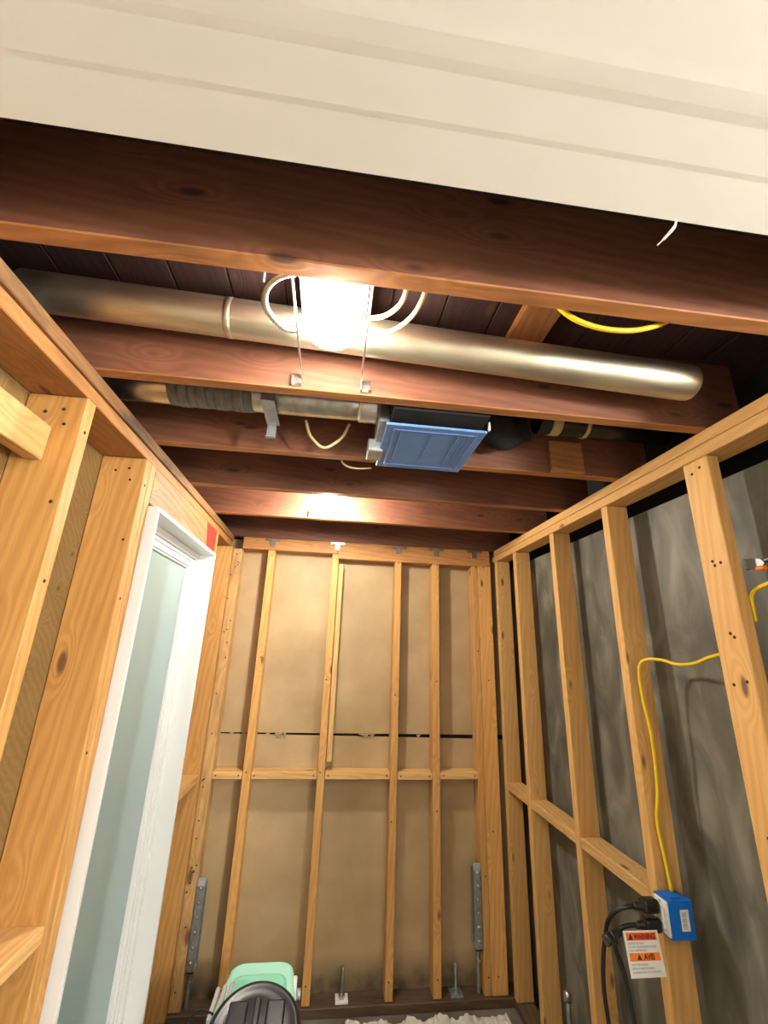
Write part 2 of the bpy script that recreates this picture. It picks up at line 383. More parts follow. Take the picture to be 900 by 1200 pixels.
# ---- left wall: 2x6 framing
wl = MB().box((-0.80, 0.42, FLOOR), (-0.782, 1.48, 0.655)).box((-0.80, 2.33, FLOOR), (-0.782, 2.84, 0.655)).box((-0.80, 1.48, 0.46), (-0.782, 2.33, 0.655)).box((-0.80, 1.48, FLOOR), (-0.782, 2.33, -1.47)).build('wall_left', 'sheath')
tag(wl, 'olive wood sheathed left wall with wide studs', kind='structure')
board('stud', (-0.78, 1.030, -1.68), (XL, 1.068, 0.578), 'stud_left', wl)
board('stud', (-0.78, 1.400, -1.68), (XL, 1.438, 0.578), 'stud_left', wl)
board('trimmer_stud', (-0.78, 1.440, -1.68), (XL + 0.001, 1.476, 0.578), 'stud_left', wl)
board('stud', (-0.78, 0.60, -1.68), (XL, 0.638, 0.578), 'stud_left', wl)
board('stud', (-0.78, 2.352, -1.68), (XL, 2.390, 0.578), 'stud_left', wl)
board('stud', (-0.78, 2.702, -1.68), (XL + 0.008, 2.740, 0.578), 'stud_left', wl)
hd = board('header', (-0.735, 1.478, 0.448), (XL, 2.350, 0.578), 'header', wl)
MB().prism([(2.20, 0.449), (2.3505, 0.449), (2.3505, 0.5775), (2.155, 0.5775), (2.175, 0.52)], 'X', XL - 0.001, XL + 0.0006).build('red_paint_patch', 'red', hd)
hd.children[0].matrix_parent_inverse = hd.matrix_basis.inverted()
board('top_plate', (-0.78, 0.45, 0.580), (XL - 0.004, 2.745, 0.6165), 'plate', wl)
board('top_plate', (-0.78, 0.45, 0.6175), (XL + 0.004, 2.745, 0.6545), 'plate_old', wl)
board('bottom_plate', (-0.78, 0.45, FLOOR), (XL, 2.735, -1.682), 'sill', wl)
board('block', (-0.742, 0.639, 0.400), (-0.704, 1.029, 0.489), 'block', wl)
board('block', (-0.78, 1.069, -0.710), (XL, 1.399, -0.672), 'block', wl)
board('block', (-0.78, 2.391, -0.706), (XL + 0.002, 2.701, -0.668), 'block', wl)

# ---- nail heads
nail_me = MB().lathe([(0, 0), (0.0042, 0), (0.0042, 0.0012), (0, 0.0016)], 8).build('nail_head', 'ink'); nail_mesh = nail_me.data; bpy.data.objects.remove(nail_me)
def nails(par, pts, face):
    rot = {'-Y': Matrix.Rotation(math.pi / 2, 4, 'X'), '-X': Matrix.Rotation(-math.pi / 2, 4, 'Y'), '+X': Matrix.Rotation(math.pi / 2, 4, 'Y')}[face]
    for p in pts:
        o = bpy.data.objects.new('nail_head', nail_mesh); C.objects.link(o); o.parent = par
        o.matrix_parent_inverse = par.matrix_basis.inverted(); o.matrix_basis = Matrix.Translation(p) @ rot
bpy.context.view_layer.update()
for o in list(wb.children):
    bb = [o.matrix_basis @ Vector(c) for c in o.bound_box]; lo = Vector([min(c[i] for c in bb) for i in range(3)]); hi = Vector([max(c[i] for c in bb) for i in range(3)])
    if o.name.startswith('block'): nails(o, [(lo.x + 0.018, lo.y, (lo.z + hi.z) / 2), (hi.x - 0.018, lo.y, (lo.z + hi.z) / 2)], '-Y')
    if o.name.startswith('stud'): nails(o, [((lo.x + hi.x) / 2 + random.uniform(-.008, .008), lo.y, z) for z in (0.54, -0.1 + random.uniform(-.3, .3), -0.9 + random.uniform(-.3, .3), -1.6)], '-Y')
    if o.name.startswith('stud') and lo.x < -0.6: nails(o, [(random.uniform(lo.x + .008, hi.x - .008), lo.y, random.uniform(-1.4, 0.5)) for k in range(22)], '-Y')
for o in list(wr.children):
    bb = [o.matrix_basis @ Vector(c) for c in o.bound_box]; lo = Vector([min(c[i] for c in bb) for i in range(3)]); hi = Vector([max(c[i] for c in bb) for i in range(3)])
    if o.name.startswith('stud') and 1.0 < lo.y < 1.1: nails(o, [(lo.x, lo.y + dy, z) for dy, z in ((0.03, 0.55), (0.06, 0.54), (0.025, 0.26), (0.045, 0.255), (0.05, 0.268), (0.03, 0.06), (0.04, 0.07), (0.02, -0.05), (0.06, -0.06), (0.05, -0.4))], '-X')
for o in list(wl.children):
    bb = [o.matrix_basis @ Vector(c) for c in o.bound_box]; lo = Vector([min(c[i] for c in bb) for i in range(3)]); hi = Vector([max(c[i] for c in bb) for i in range(3)])
    if o.name.startswith('stud') and lo.y < 1.5 and lo.y > 0.9:
        nails(o, [(hi.x, lo.y + 0.019, z) for z in (0.49, 0.12, -0.3)], '+X'); nails(o, [(lo.x + dx, lo.y, z) for dx, z in ((0.05, 0.53), (0.09, 0.54), (0.10, 0.50), (0.12, 0.3))], '-Y')

# ---- window: white jamb box, vinyl frame, frosted pane
win = thing('window_1', 'tall narrow white window with frosted pane', None, (-0.69, 1.88, -0.5)); win['kind'] = 'structure'
JX, y0, y1, z0, z1 = -0.609, 1.487, 2.282, -1.45, 0.441
def ring(name, xa, xb, a0, a1, b0, b1, t, mat, parent, bev=0.0015):
    """four mitre-less sides of a rectangular frame in the YZ plane"""
    m = MB()
    m.box((xa, a0, b0), (xb, a0 + t, b1), bev); m.box((xa, a1 - t, b0), (xb, a1, b1), bev)
    m.box((xa, a0 + t, b1 - t), (xb, a1 - t, b1), bev); m.box((xa, a0 + t, b0), (xb, a1 - t, b0 + t), bev)
    return m.build(name, mat, parent)
ring('jamb', -0.70, JX, y0, y1, z0, z1, 0.015, 'white', win)
ring('outer_frame', -0.76, -0.682, y0 + 0.0155, y1 - 0.0155, z0 + 0.0155, z1 - 0.0155, 0.030, 'white', win)
ring('frame_step', -0.75, -0.694, y0 + 0.046, y1 - 0.046, z0 + 0.046, z1 - 0.046, 0.014, 'white', win)
sash = ring('sash', -0.745, -0.699, y0 + 0.0605, y1 - 0.0605, z0 + 0.0605, z1 - 0.0605, 0.026, 'white', win, 0.004)
ring('glazing_bead', -0.74, -0.708, y0 + 0.087, y1 - 0.087, z0 + 0.087, z1 - 0.087, 0.008, 'white', win)
MB().box((-0.728, y0 + 0.09, z0 + 0.09), (-0.718, y1 - 0.09, z1 - 0.09)).build('pane', 'frost', win)

# ---- white soffit over the opening, seen from below
sf = MB().prism([(0.422, 0.654), (0.422, 0.620), (0.356, 0.620), (0.348, 0.6192), (0.300, 0.6188), (0.288, 0.6175), (0.268, 0.6165), (0.255, 0.6168), (0.10, 0.6168), (0.10, 0.654)], 'X', -2.3, 2.7).build('trim_1', 'soffit')
tag(sf, 'white painted soffit edge above the opening', kind='structure')
c2 = MB().box((-2.3, -2.7, 0.6165), (2.7, 0.10, 0.66)).build('trim_2', 'soffit'); tag(c2, 'white ceiling of the adjoining room', kind='structure')
MB().tube([(0.470, 0.421, 0.622), (0.472, 0.428, 0.617), (0.468, 0.440, 0.612), (0.461, 0.452, 0.606)], [0.0016, 0.0026, 0.0022, 0.001], 6, 4).build('paint_peel', 'soffit', sf)
# closure above the soffit and the adjoining room
ww = MB().box((-2.3, 0.30, FLOOR), (-0.805, 0.42, 0.62)).build('wall_front_left', 'wallpaint'); tag(ww, 'plain wall left of the opening', kind='structure')
ww = MB().box((1.335, 0.30, FLOOR), (2.7, 0.42, 0.62)).build('wall_front_right', 'wallpaint'); tag(ww, 'plain wall right of the opening', kind='structure')
for nm, a, b_ in (('wall_room_left', (-2.4, -2.7, FLOOR), (-2.3, 0.42, 0.66)), ('wall_room_right', (2.7, -2.7, FLOOR), (2.8, 0.42, 0.66)), ('wall_room_rear', (-2.4, -2.8, FLOOR), (2.8, -2.7, 0.66))):
    tag(MB().box(a, b_).build(nm, 'wallpaint'), 'plain wall of the adjoining room', kind='structure')
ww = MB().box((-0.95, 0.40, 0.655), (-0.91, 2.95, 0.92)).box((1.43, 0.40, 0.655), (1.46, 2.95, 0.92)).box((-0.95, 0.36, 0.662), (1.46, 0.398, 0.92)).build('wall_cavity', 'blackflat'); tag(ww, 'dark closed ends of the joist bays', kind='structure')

# ================================================================== THINGS
# ---- two ceiling lamps between joists
def lamp(loc, yA, yB, plate_y0, plate_y1, r, mat, label):
    x, y, z = loc
    t = thing('ceiling_lamp', label, 'lamp', (x, y, z), 'bare bulb lamps between joists')
    MB().box((x - 0.077, plate_y0, z + 0.095), (x + 0.077, plate_y1, z + 0.098), 0.001).build('plate', 'lampplate', t)
    MB().lathe([(0.0, z + 0.0945), (0.040, z + 0.0945), (0.036, z + 0.080), (0.024, z + 0.070), (0.022, z + 0.030), (0.0, z + 0.030)], 24, Matrix.Translation((x, y, 0))).build('socket', 'whiteplast', t)
    prof = [(max(1e-9, r * math.sin(a * math.pi / 14)), z + 0.032 - r * 0.70 + r * 0.70 * math.cos(a * math.pi / 14)) for a in range(15)]
    prof[0] = (0, prof[0][1]); prof[-1] = (0, prof[-1][1])
    MB().lathe(prof, 28, Matrix.Translation((x, y, 0))).build('bulb', mat, t)
    for sx in (-1, 1):
        xb = x + sx * 0.079
        MB().box((xb - 0.0025, yA + 0.001, z + 0.016), (xb + 0.0025, yB - 0.001, z + 0.022), 0.0008).build('hanger_bar', 'metal', t)
        xc = x + sx * 0.092
        m = MB(); m.box((xc - 0.013, yB - 0.004, z - 0.008), (xc + 0.013, yB - 0.001, z + 0.030), 0.001)
        m.box((xc - 0.013, yB - 0.016, z - 0.008), (xc - 0.010, yB - 0.003, z + 0.024)); m.box((xc + 0.007, yB - 0.014, z - 0.006), (xc + 0.013, yB - 0.003, z + 0.006))
        m.build('clip', 'metal', t)
    return t
lamp((-0.040, 0.768, 0.668), 0.648, 1.015, 0.675, 0.860, 0.060, 'bulb1', 'large glaring bare bulb lamp between the two nearest joists')
lamp((-0.044, 2.090, 0.668), 1.856, 2.234, 1.995, 2.185, 0.050, 'bulb2', 'small bright bulb lamp farther back near the rear wall')
# globe lamp of the adjoining room, behind the camera
g = thing('globe_lamp', 'round white globe lamp hanging in the adjoining room', 'lamp', (1.75, -0.75, 0.612))
MB().tube([(1.75, -0.75, 0.612), (1.75, -0.75, 0.42)], 0.012, 10, 2).build('stem', 'whiteplast', g)
MB().lathe([(1e-9 if a in (0, 16) else 0.14 * math.sin(a * math.pi / 16), 0.28 + 0.14 * math.cos(a * math.pi / 16)) for a in range(17)], 24, Matrix.Translation((1.75, -0.75, 0))).build('shade', 'bulbR', g)

# ---- large round duct in the front bay
d = thing('metal_duct', 'long bare galvanized round duct behind the front bulb', 'duct', (0.1, 0.9, 0.78))
MB().tube([(-0.77, 0.915, 0.785), (-0.2, 0.905, 0.760), (0.3, 0.900, 0.738), (0.76, 0.895, 0.717), (0.87, 0.894, 0.712), (0.905, 0.894, 0.711), (0.925, 0.894, 0.711)], [0.047] * 12 + [0.046, 0.040], 24, 8).build('pipe', 'pipe_metal', d)
MB().tube([(-0.30, 0.9065, 0.7645), (-0.285, 0.9063, 0.764)], 0.0482, 24, 2).build('joint_band', 'pipe_metal', d)

# ---- second bay: duct to the fan
d2 = thing('fan_duct', 'short silver duct with tape wrap leading to blue fan cover', 'duct', (-0.2, 1.21, 0.74))
MB().tube([(-0.77, 1.215, 0.746), (0.075, 1.205, 0.742)], 0.054, 22, 12).build('pipe', 'metal', d2)
m = MB()
for i in range(9):
    xa = -0.525 + i * 0.027
    m.tube([(xa, 1.212, 0.744), (xa + 0.030, 1.2117, 0.7437)], 0.0555 + 0.002 * (i % 2) + random.uniform(0, 0.0015), 22, 3)
m.build('tape_wrap', 'tape', d2)
MB().tube([(0.045, 1.205, 0.742), (0.105, 1.2045, 0.742)], 0.0575, 22, 8, ridge=0.035).build('foil_collar', 'shiny', d2)
m = MB(); m.box((-0.245, 1.13, 0.680), (-0.205, 1.28, 0.683)); m.box((-0.245, 1.13, 0.683), (-0.205, 1.133, 0.80)); m.box((-0.240, 1.262, 0.622), (-0.212, 1.265, 0.690)); m.box((-0.240, 1.245, 0.622), (-0.212, 1.265, 0.625))
m.build('hanger_strap', 'zinc', d2)

# ---- exhaust fan with blue cover
fn = thing('exhaust_fan', 'exhaust fan housing with square blue cover under the joists', 'fan', (0.278, 1.265, 0.63))
MB().box((0.140, 1.060, 0.652), (0.425, 1.408, 0.84), 0.004).build('housing', 'blackflat', fn)
MB().box((0.106, 1.14, 0.652), (0.139, 1.30, 0.79), 0.003).build('duct_port', 'zinc', fn)
MB().box((0.085, 1.28, 0.62), (0.135, 1.36, 0.665), 0.003).build('mounting_ear', 'zinc', fn)
cv = MB(); cv.box((0.125, 1.110, 0.627), (0.432, 1.419, 0.635), 0.003)
cover = cv.build('cover', 'bluecover', fn)
for (a, b_) in (((0.150, 1.135), (0.155, 1.392)), ((0.402, 1.135), (0.407, 1.392)), ((0.157, 1.135), (0.400, 1.140)), ((0.157, 1.387), (0.400, 1.392)), ((0.172, 1.15), (0.175, 1.372)), ((0.268, 1.15), (0.2705, 1.372)), ((0.350, 1.15), (0.353, 1.372)), ((0.372, 1.15), (0.375, 1.372)), ((0.386, 1.15), (0.389, 1.372))):
    MB().box((a[0], a[1], 0.6245), (b_[0], b_[1], 0.6275), 0.0012).build('rib', 'bluecover', cover)
MB().box((0.438, 1.115, 0.640), (0.443, 1.125, 0.668)).build('bracket_tab', 'whiteplast', fn)
# flexible black duct right of the fan and a black pipe with straps
fd = MB().tube([(0.435, 1.26, 0.765), (0.50, 1.27, 0.765), (0.56, 1.31, 0.75), (0.60, 1.325, 0.77), (0.645, 1.305, 0.79)], 0.062, 16, 9, ridge=0.07).build('flexible_duct', 'blackflat')
tag(fd, 'black crumpled flexible duct beside the blue fan cover', 'duct')
bp = thing('black_pipe', 'black pipe with cream straps in the bay beside right wall', 'pipe', (0.9, 1.30, 0.80))
MB().tube([(0.69, 1.30, 0.80), (1.19, 1.30, 0.80)], 0.045, 16, 4).build('pipe', 'black', bp)
for x in (0.735, 0.862):
    MB().tube([(x, 1.30, 0.80), (x + (0.036 if x < 0.8 else 0.014), 1.30, 0.80)], 0.0475, 16, 2).build('strap', 'cream', bp)

# ---- cables overhead
def cable(name, label, pts, r, mat, cat='cable', ridge=0.0, sub=8, n=8):
    c = Vector(pts[0]); return tag(MB().tube(pts, r, n, sub, ridge).build(name, mat, None, c), label, cat)
cable('armored_cable', 'looped spiral metal armored cable left of the front bulb', [(-0.060, 0.664, 0.70), (-0.105, 0.668, 0.69), (-0.150, 0.69, 0.69), (-0.178, 0.73, 0.69), (-0.180, 0.78, 0.69), (-0.150, 0.83, 0.69), (-0.122, 0.85, 0.705)], 0.0058, 'metal', ridge=0.45, sub=14)
cable('cream_cable', 'cream cable curving behind nearest joist, closest to front bulb', [(0.045, 0.78, 0.70), (0.075, 0.755, 0.69), (0.100, 0.715, 0.685), (0.108, 0.675, 0.69), (0.106, 0.655, 0.72)], 0.0055, 'cream')
cable('cream_cable', 'cream cable making the wider outer curve right of front bulb', [(0.045, 0.83, 0.70), (0.095, 0.80, 0.69), (0.130, 0.745, 0.685), (0.145, 0.69, 0.69), (0.150, 0.655, 0.72)], 0.0055, 'cream')
cable('hanging_cable', 'yellow cable sagging behind the nearest joist at right', [(0.400, 0.660, 0.70), (0.440, 0.664, 0.662), (0.490, 0.668, 0.646), (0.545, 0.668, 0.642), (0.600, 0.666, 0.650), (0.660, 0.662, 0.675), (0.69, 0.660, 0.71)], 0.0055, 'yellow')
cable('drooping_cable', 'tan cable drooping in a vee below the silver duct', [(-0.125, 1.300, 0.72), (-0.110, 1.31, 0.675), (-0.080, 1.31, 0.640), (-0.058, 1.31, 0.630), (-0.035, 1.31, 0.640), (0.000, 1.31, 0.675), (0.020, 1.30, 0.72)], 0.005, 'cream')
cable('loose_wire', 'thin pale wire end under the third joist', [(-0.005, 1.462, 0.69), (0.005, 1.470, 0.655), (0.03, 1.475, 0.640), (0.07, 1.475, 0.636), (0.115, 1.470, 0.640)], 0.003, 'cream')
for x, y, lab in ((-0.165, 0.653, 'small nail sticking down left of the armored cable'),):
    tag(MB().tube([(x, y, 0.70), (x, y, 0.640)], 0.0018, 6, 2).build('nail', 'metal', None, (x, y, 0.70)), lab, 'nail')

# ---- tie clips over the back studs
for i, (x, lab) in enumerate(((-0.395, 'metal tie clip above the leftmost slim back stud'), (0.018, 'metal tie clip above the doubled middle back stud'), (0.42, 'metal tie clip above the third back stud'), (0.67, 'metal tie clip above the fourth back stud'), (0.93, 'metal tie clip above the right end back stud'))):
    t = thing('tie_clip', lab, 'bracket', (x, YB, 0.62), 'tie clips along the back top plate')
    yb = YB - (0.0045 if x > 0.0 else 0.0005)
    m = MB(); m.box((x - 0.045, yb - 0.012, 0.634), (x + 0.045, yb - 0.009, 0.650), 0.001); m.box((x - 0.045, yb - 0.012, 0.634), (x - 0.030, yb, 0.637)); m.box((x + 0.030, yb - 0.012, 0.634), (x + 0.045, yb, 0.637))
    m.build('strap', 'metal', t)
    MB().box((x - 0.016, yb - 0.006, 0.600), (x + 0.014, yb, 0.634), 0.001).build('tab', 'metal', t)

# ---- hold-downs at the wall ends
def hold_down(xf, sgn, zt, zb, lab, zrod):
    """channel bracket screwed to a stud face at x = xf, standing out towards sgn"""
    t = thing('hold_down', lab, 'bracket', (xf, YB + 0.05, zb), 'hold down brackets')
    ya, yb, w = YB - 0.002, YB + 0.062, 0.040
    m = MB(); m.box((min(xf, xf + sgn * 0.004), ya, zb), (max(xf, xf + sgn * 0.004), yb, zt), 0.001)
    m.prism([(ya, zb), (ya + 0.0, zt - 0.03), (ya + 0.012, zt), (ya + 0.0155, zt), (ya + 0.0045, zb)], 'X', min(xf, xf + sgn * w), max(xf, xf + sgn * w))
    m.box((min(xf, xf + sgn * w), yb - 0.004, zb), (max(xf, xf + sgn * w), yb, zt - 0.03), 0.001)
    m.box((min(xf, xf + sgn * w), ya, zb), (max(xf, xf + sgn * w), yb, zb + 0.006)); m.build('channel', 'zinc', t)
    for k in range(6):
        z = zt - 0.04 - k * (zt - zb - 0.08) / 5
        MB().lathe([(0, 0), (0.007, 0), (0.007, 0.004), (0.0, 0.006)], 8, Matrix.Translation((xf + sgn * 0.02, ya, z)) @ Matrix.Rotation(math.pi / 2, 4, 'X')).build('screw', 'metal', t)
    xr = xf + sgn * 0.020
    rod = MB().tube([(xr, YB + 0.03, zb + 0.01), (xr, YB + 0.03, zrod)], 0.009, 10, 20, ridge=0.08).build('rod', 'zinc', t)
    MB().lathe([(0, 0), (0.016, 0), (0.016, 0.014), (0, 0.014)], 6, Matrix.Translation((xr, YB + 0.03, zb - 0.06)), smooth=False).build('nut', 'zinc', rod)
hold_down(0.916, -1, -1.11, -1.49, 'grey metal hold down bracket on the right corner post', -1.68)
hold_down(-0.579, 1, -1.15, -1.53, 'grey metal hold down bracket on the left corner post', -1.68)
# anchor bolts with square washers on the sill
for (x, lab, zz) in ((0.187, 'square washer and anchor bolt on sill between the middle back studs', 0.0), (0.775, 'dark anchor bolt on sill beside the right corner bracket', -0.005)):
    t = thing('anchor_bolt', lab, 'bolt', (x, YB + 0.04, -1.68), 'anchor bolts on the sill')
    mt = 'metal' if x < 0.5 else 'zinc'
    MB().box((x - 0.032, YB + 0.004, -1.68), (x + 0.032, YB + 0.068, -1.672), 0.001).build('washer', 'whiteplast' if x < 0.5 else 'zinc', t)
    MB().lathe([(0, -1.672), (0.017, -1.672), (0.017, -1.655), (0, -1.655)], 6, Matrix.Translation((x, YB + 0.036, 0)), smooth=False).build('nut', mt, t)
    MB().tube([(x, YB + 0.036, -1.66), (x, YB + 0.036, -1.55 + zz)], 0.009, 10, 24, ridge=0.1).build('rod', mt, t)
t = thing('pipe_stub', 'short upright metal rod behind the right wall studs', 'rod', (1.115, 2.25, -1.682))
MB().tube([(1.115, 2.25, -1.682), (1.115, 2.25, -1.372)], 0.010, 10, 4).build('rod', 'zinc', t)
MB().lathe([(0, -1.40), (0.018, -1.40), (0.018, -1.375), (0.008, -1.365), (0, -1.365)], 8, Matrix.Translation((1.115, 2.25, 0))).build('nut', 'metal', t)

# ---- outlet box on the right wall
BX = thing('outlet_box', 'blue plastic outlet box with white receptacle on right wall stud', 'outlet', (1.10, 1.48, -0.79))
bx0, bx1, by0, by1, bz0, bz1 = 1.056, 1.132, 1.452, 1.513, -0.784, -0.689
m = MB(); m.box((bx0, by0, bz0), (bx1, by0 + 0.003, bz1), 0.001); m.box((bx0, by1 - 0.003, bz0), (bx1, by1, bz1), 0.001)
m.box((bx0, by0 + 0.003, bz0), (bx1, by1 - 0.003, bz0 + 0.003)); m.box((bx0, by0 + 0.003, bz1 - 0.003), (bx1, by1 - 0.003, bz1)); m.box((bx1 - 0.003, by0 + 0.003, bz0 + 0.003), (bx1, by1 - 0.003, bz1 - 0.003))
m.box((bx0 + 0.018, by0 + 0.012, bz1 - 0.001), (bx1 - 0.022, by1 - 0.012, bz1 + 0.004), 0.001); m.box((bx0 + 0.010, by0 - 0.003, bz1 - 0.020), (bx0 + 0.024, by0, bz1 + 0.003), 0.001)
m.build('box', 'blue', BX)
MB().box((bx0 - 0.004, by0 + 0.004, bz0 + 0.004), (bx0 + 0.004, by1 - 0.004, bz1 - 0.004), 0.002).build('yoke', 'whiteplast', BX)
fc = MB().box((bx0 - 0.013, by0 + 0.013, bz0 + 0.020), (bx0 - 0.004, by1 - 0.013, bz1 - 0.020), 0.003).build('receptacle', 'whiteplast', BX)
for z in (bz0 + 0.010, bz1 - 0.010):
    MB().lathe([(0, 0), (0.004, 0), (0.004, 0.002), (0, 0.002)], 8, Matrix.Translation((bx0 - 0.004, (by0 + by1) / 2, z)) @ Matrix.Rotation(-math.pi / 2, 4, 'Y')).build('screw', 'metal', BX)
st = MB().box((1.090, by0 - 0.0006, -0.762), (1.117, by0 + 0.0005, -0.710)).build('sticker', 'whiteplast', BX)
for k in range(10):
    z = -0.756 + k * 0.0042
    MB().box((1.0945, by0 - 0.0010, z), (1.1085, by0 - 0.0004, z + (0.0024 if k % 3 else 0.0014))).build('bar', 'greyink', st)
# yellow cable down to the box
cable('supply_cable', 'yellow cable running down the stud into the blue outlet box', [(1.103, 1.492, -0.683), (1.098, 1.496, -0.60), (1.092, 1.500, -0.50), (1.100, 1.490, -0.42), (1.103, 1.485, -0.33), (1.098, 1.478, -0.24), (1.088, 1.480, -0.14), (1.082, 1.474, -0.06), (1.083, 1.462, -0.02), (1.092, 1.43, -0.004), (1.105, 1.38, -0.006), (1.110, 1.33, -0.016), (1.108, 1.26, -0.012), (1.104, 1.19, 0.008), (1.10, 1.128, 0.020)], 0.0055, 'yellow')
cable('side_cable', 'yellow cable bent over at right edge beside near stud', [(1.118, 1.040, 0.10), (1.117, 1.038, 0.150), (1.116, 1.03, 0.172), (1.112, 1.008, 0.184), (1.104, 0.975, 0.190), (1.096, 0.92, 0.196), (1.09, 0.85, 0.20)], 0.0058, 'yellow')
# cords and plugs
def cord(lab, plug_z, pts):
    t = thing('power_cord', lab, 'cord', (1.02, 1.482, plug_z), 'cords plugged into the outlet box')
    m = MB(); m.box((0.988, 1.465, plug_z - 0.018), (1.0425, 1.502, plug_z + 0.018), 0.010, None, 2); m.tube([(0.998, 1.483, plug_z), (0.965, 1.483, plug_z - 0.002)], [0.013, 0.011, 0.009], 10, 5); m.build('plug', 'black', t)
    MB().tube(pts, 0.0062, 10, 8).build('cable', 'cord', t)
cord('black power cord in the upper socket curving down the wall', -0.711, [(0.970, 1.483, -0.712), (0.940, 1.483, -0.714), (0.915, 1.500, -0.732), (0.900, 1.520, -0.765), (0.895, 1.530, -0.80), (0.886, 1.54, -0.86), (0.884, 1.55, -0.94), (0.895, 1.56, -1.05), (0.91, 1.58, -1.25), (0.93, 1.60, -1.5), (0.95, 1.60, -1.712)])
cord('black power cord in the lower socket behind the warning tag', -0.757, [(0.970, 1.483, -0.758), (0.935, 1.487, -0.762), (0.908, 1.490, -0.778), (0.897, 1.490, -0.81), (0.905, 1.488, -0.84), (0.915, 1.485, -0.88), (0.922, 1.48, -0.95), (0.930, 1.47, -1.1), (0.94, 1.47, -1.4), (0.95, 1.47, -1.712)])
t = MB().tube([(0.910, 1.480, -0.770), (0.880, 1.478, -0.782)], [0.011, 0.013], 10, 4).tube([(0.880, 1.478, -0.782), (0.860, 1.477, -0.790)], 0.015, 10, 2).build('cord_connector', 'black', None, (0.88, 1.478, -0.782)); tag(t, 'black cord connector sticking out left above the warning tag', 'connector')
# warning tag hung on the cord
TG = thing('warning_tag', 'white warning tag with orange bands hanging from black cord', 'tag', (0.96, 1.45, -0.80))
O = Vector((0.902, 1.450, -0.754)); U = Vector((0.113, 0.008, -0.005)).normalized(); V = -Vector((0.004, -0.020, -0.098)).normalized(); V = (V - U * V.dot(U)).normalized(); W = U.cross(V)
TW, TH = 0.112, 0.098
def quad(m, u0, u1, v0, v1, w0, w1):
    t = bmesh.new(); bmesh.ops.create_cube(t, size=1)
    for v in t.verts:
        u = u0 + (v.co.x + .5) * (u1 - u0); q = v0 + (v.co.y + .5) * (v1 - v0); w = w0 + (v.co.z + .5) * (w1 - w0)
        v.co = O + U * u - V * q + W * w
    m.add(t); return m
quad(MB(), 0, TW, 0, TH, -0.0008, 0).build('card', 'whiteplast', TG)
quad(MB(), 0.007, TW - 0.007, 0.004, 0.021, 0, 0.0003).build('band', 'redorange', TG)
quad(MB(), 0.007, TW - 0.007, 0.047, 0.064, 0, 0.0003).build('band', 'orange', TG)
def tri(u, q, s, mat):
    a = [O + U * (u + du) - V * (q + dq) + W * 0.0004 for du, dq in ((0, 0), (s, 0), (s / 2, -s * 0.9))]
    m = MB(); A = [m.bm.verts.new(p) for p in a]; B = [m.bm.verts.new(p + W * 0.0002) for p in a]
    m.bm.faces.new(A); m.bm.faces.new(B)
    for k in range(3): m.bm.faces.new((A[k], A[(k + 1) % 3], B[(k + 1) % 3], B[k]))
    m.build('triangle', mat, TG)
tri(0.013, 0.0185, 0.015, 'ink'); tri(0.030, 0.0615, 0.015, 'ink')
def ttext(body, u, q, size, mat, sx=1, bold=0.0):
    p = O + U * u - V * q + W * 0.0005; text('lettering', body, size, mat, TG, p, U, V, sx, bold)
ttext('WARNING', 0.031, 0.0182, 0.0165, 'redink', 0.86, 0.0005)
ttext('AVIS', 0.052, 0.0615, 0.0175, 'redink', 1.0, 0.0006)
for k, b_ in enumerate(('INDOOR USE ONLY.', 'DO NOT USE EXTENSION CORDS', 'WITH THIS PRODUCT')): ttext(b_, 0.008, 0.0290 + k * 0.0075, 0.0066, 'greyink', 0.9)
for k, b_ in enumerate(('DOIT ETRE INTERIEUR', 'NE PAS UTILISER DE CORDON', "D'ALIMENTATION AVEC CE PRODUIT")): ttext(b_, 0.008, 0.0730 + k * 0.0078, 0.0062, 'greyink', 0.86)

# ---- clamp tool at the right edge
CT = thing('clamp_tool', 'grey metal clamp with orange end on the near right stud', 'clamp', (1.10, 1.0, 0.25))
m = MB(); m.prism([(1.030, 0.262), (1.030, 0.240), (1.000, 0.230), (0.985, 0.236), (0.975, 0.246), (0.985, 0.258), (1.005, 0.264)], 'X', 1.112, 1.124); m.box((1.110, 1.026, 0.236), (1.122, 1.033, 0.266), 0.002); m.build('jaw', 'steel', CT)
MB().tube([(1.118, 0.985, 0.252), (1.115, 0.93, 0.258), (1.11, 0.80, 0.270)], 0.0045, 8, 4).build('handle', 'steel', CT)
MB().tube([(1.118, 0.975, 0.240), (1.115, 0.93, 0.247), (1.11, 0.80, 0.258)], 0.0045, 8, 4).build('handle', 'steel', CT)
MB().tube([(1.110, 0.995, 0.234), (1.108, 0.972, 0.233)], 0.0065, 10, 3).build('tip', 'orange', CT)

# ---- mint machine with black lid
MV = thing('mint_machine', 'mint green plastic machine with round black lid on the floor', 'machine', (-0.2, 2.0, FLOOR))
def loft(sections, name, mat, rad, parent, n=6):
    """rounded rectangles (x0,x1,y0,y1,z) stacked along Z"""
    m = MB(); rings = []
    for (a0, a1, b0, b1, z, r) in sections:
        ring_ = []
        for (cx, cy, st_) in ((a1 - r, b1 - r, 0), (a0 + r, b1 - r, 1), (a0 + r, b0 + r, 2), (a1 - r, b0 + r, 3)):
            for k in range(n + 1):
                an = math.pi / 2 * (st_ + k / n); ring_.append(m.bm.verts.new((cx + r * math.cos(an), cy + r * math.sin(an), z)))
        rings.append(ring_)
    for a, b_ in zip(rings, rings[1:]):
        for k in range(len(a)): m.bm.faces.new((a[k], a[(k + 1) % len(a)], b_[(k + 1) % len(b_)], b_[k])).smooth = True
    m.bm.faces.new(rings[0][::-1]); m.bm.faces.new(rings[-1])
    return m.build(name, mat, parent)
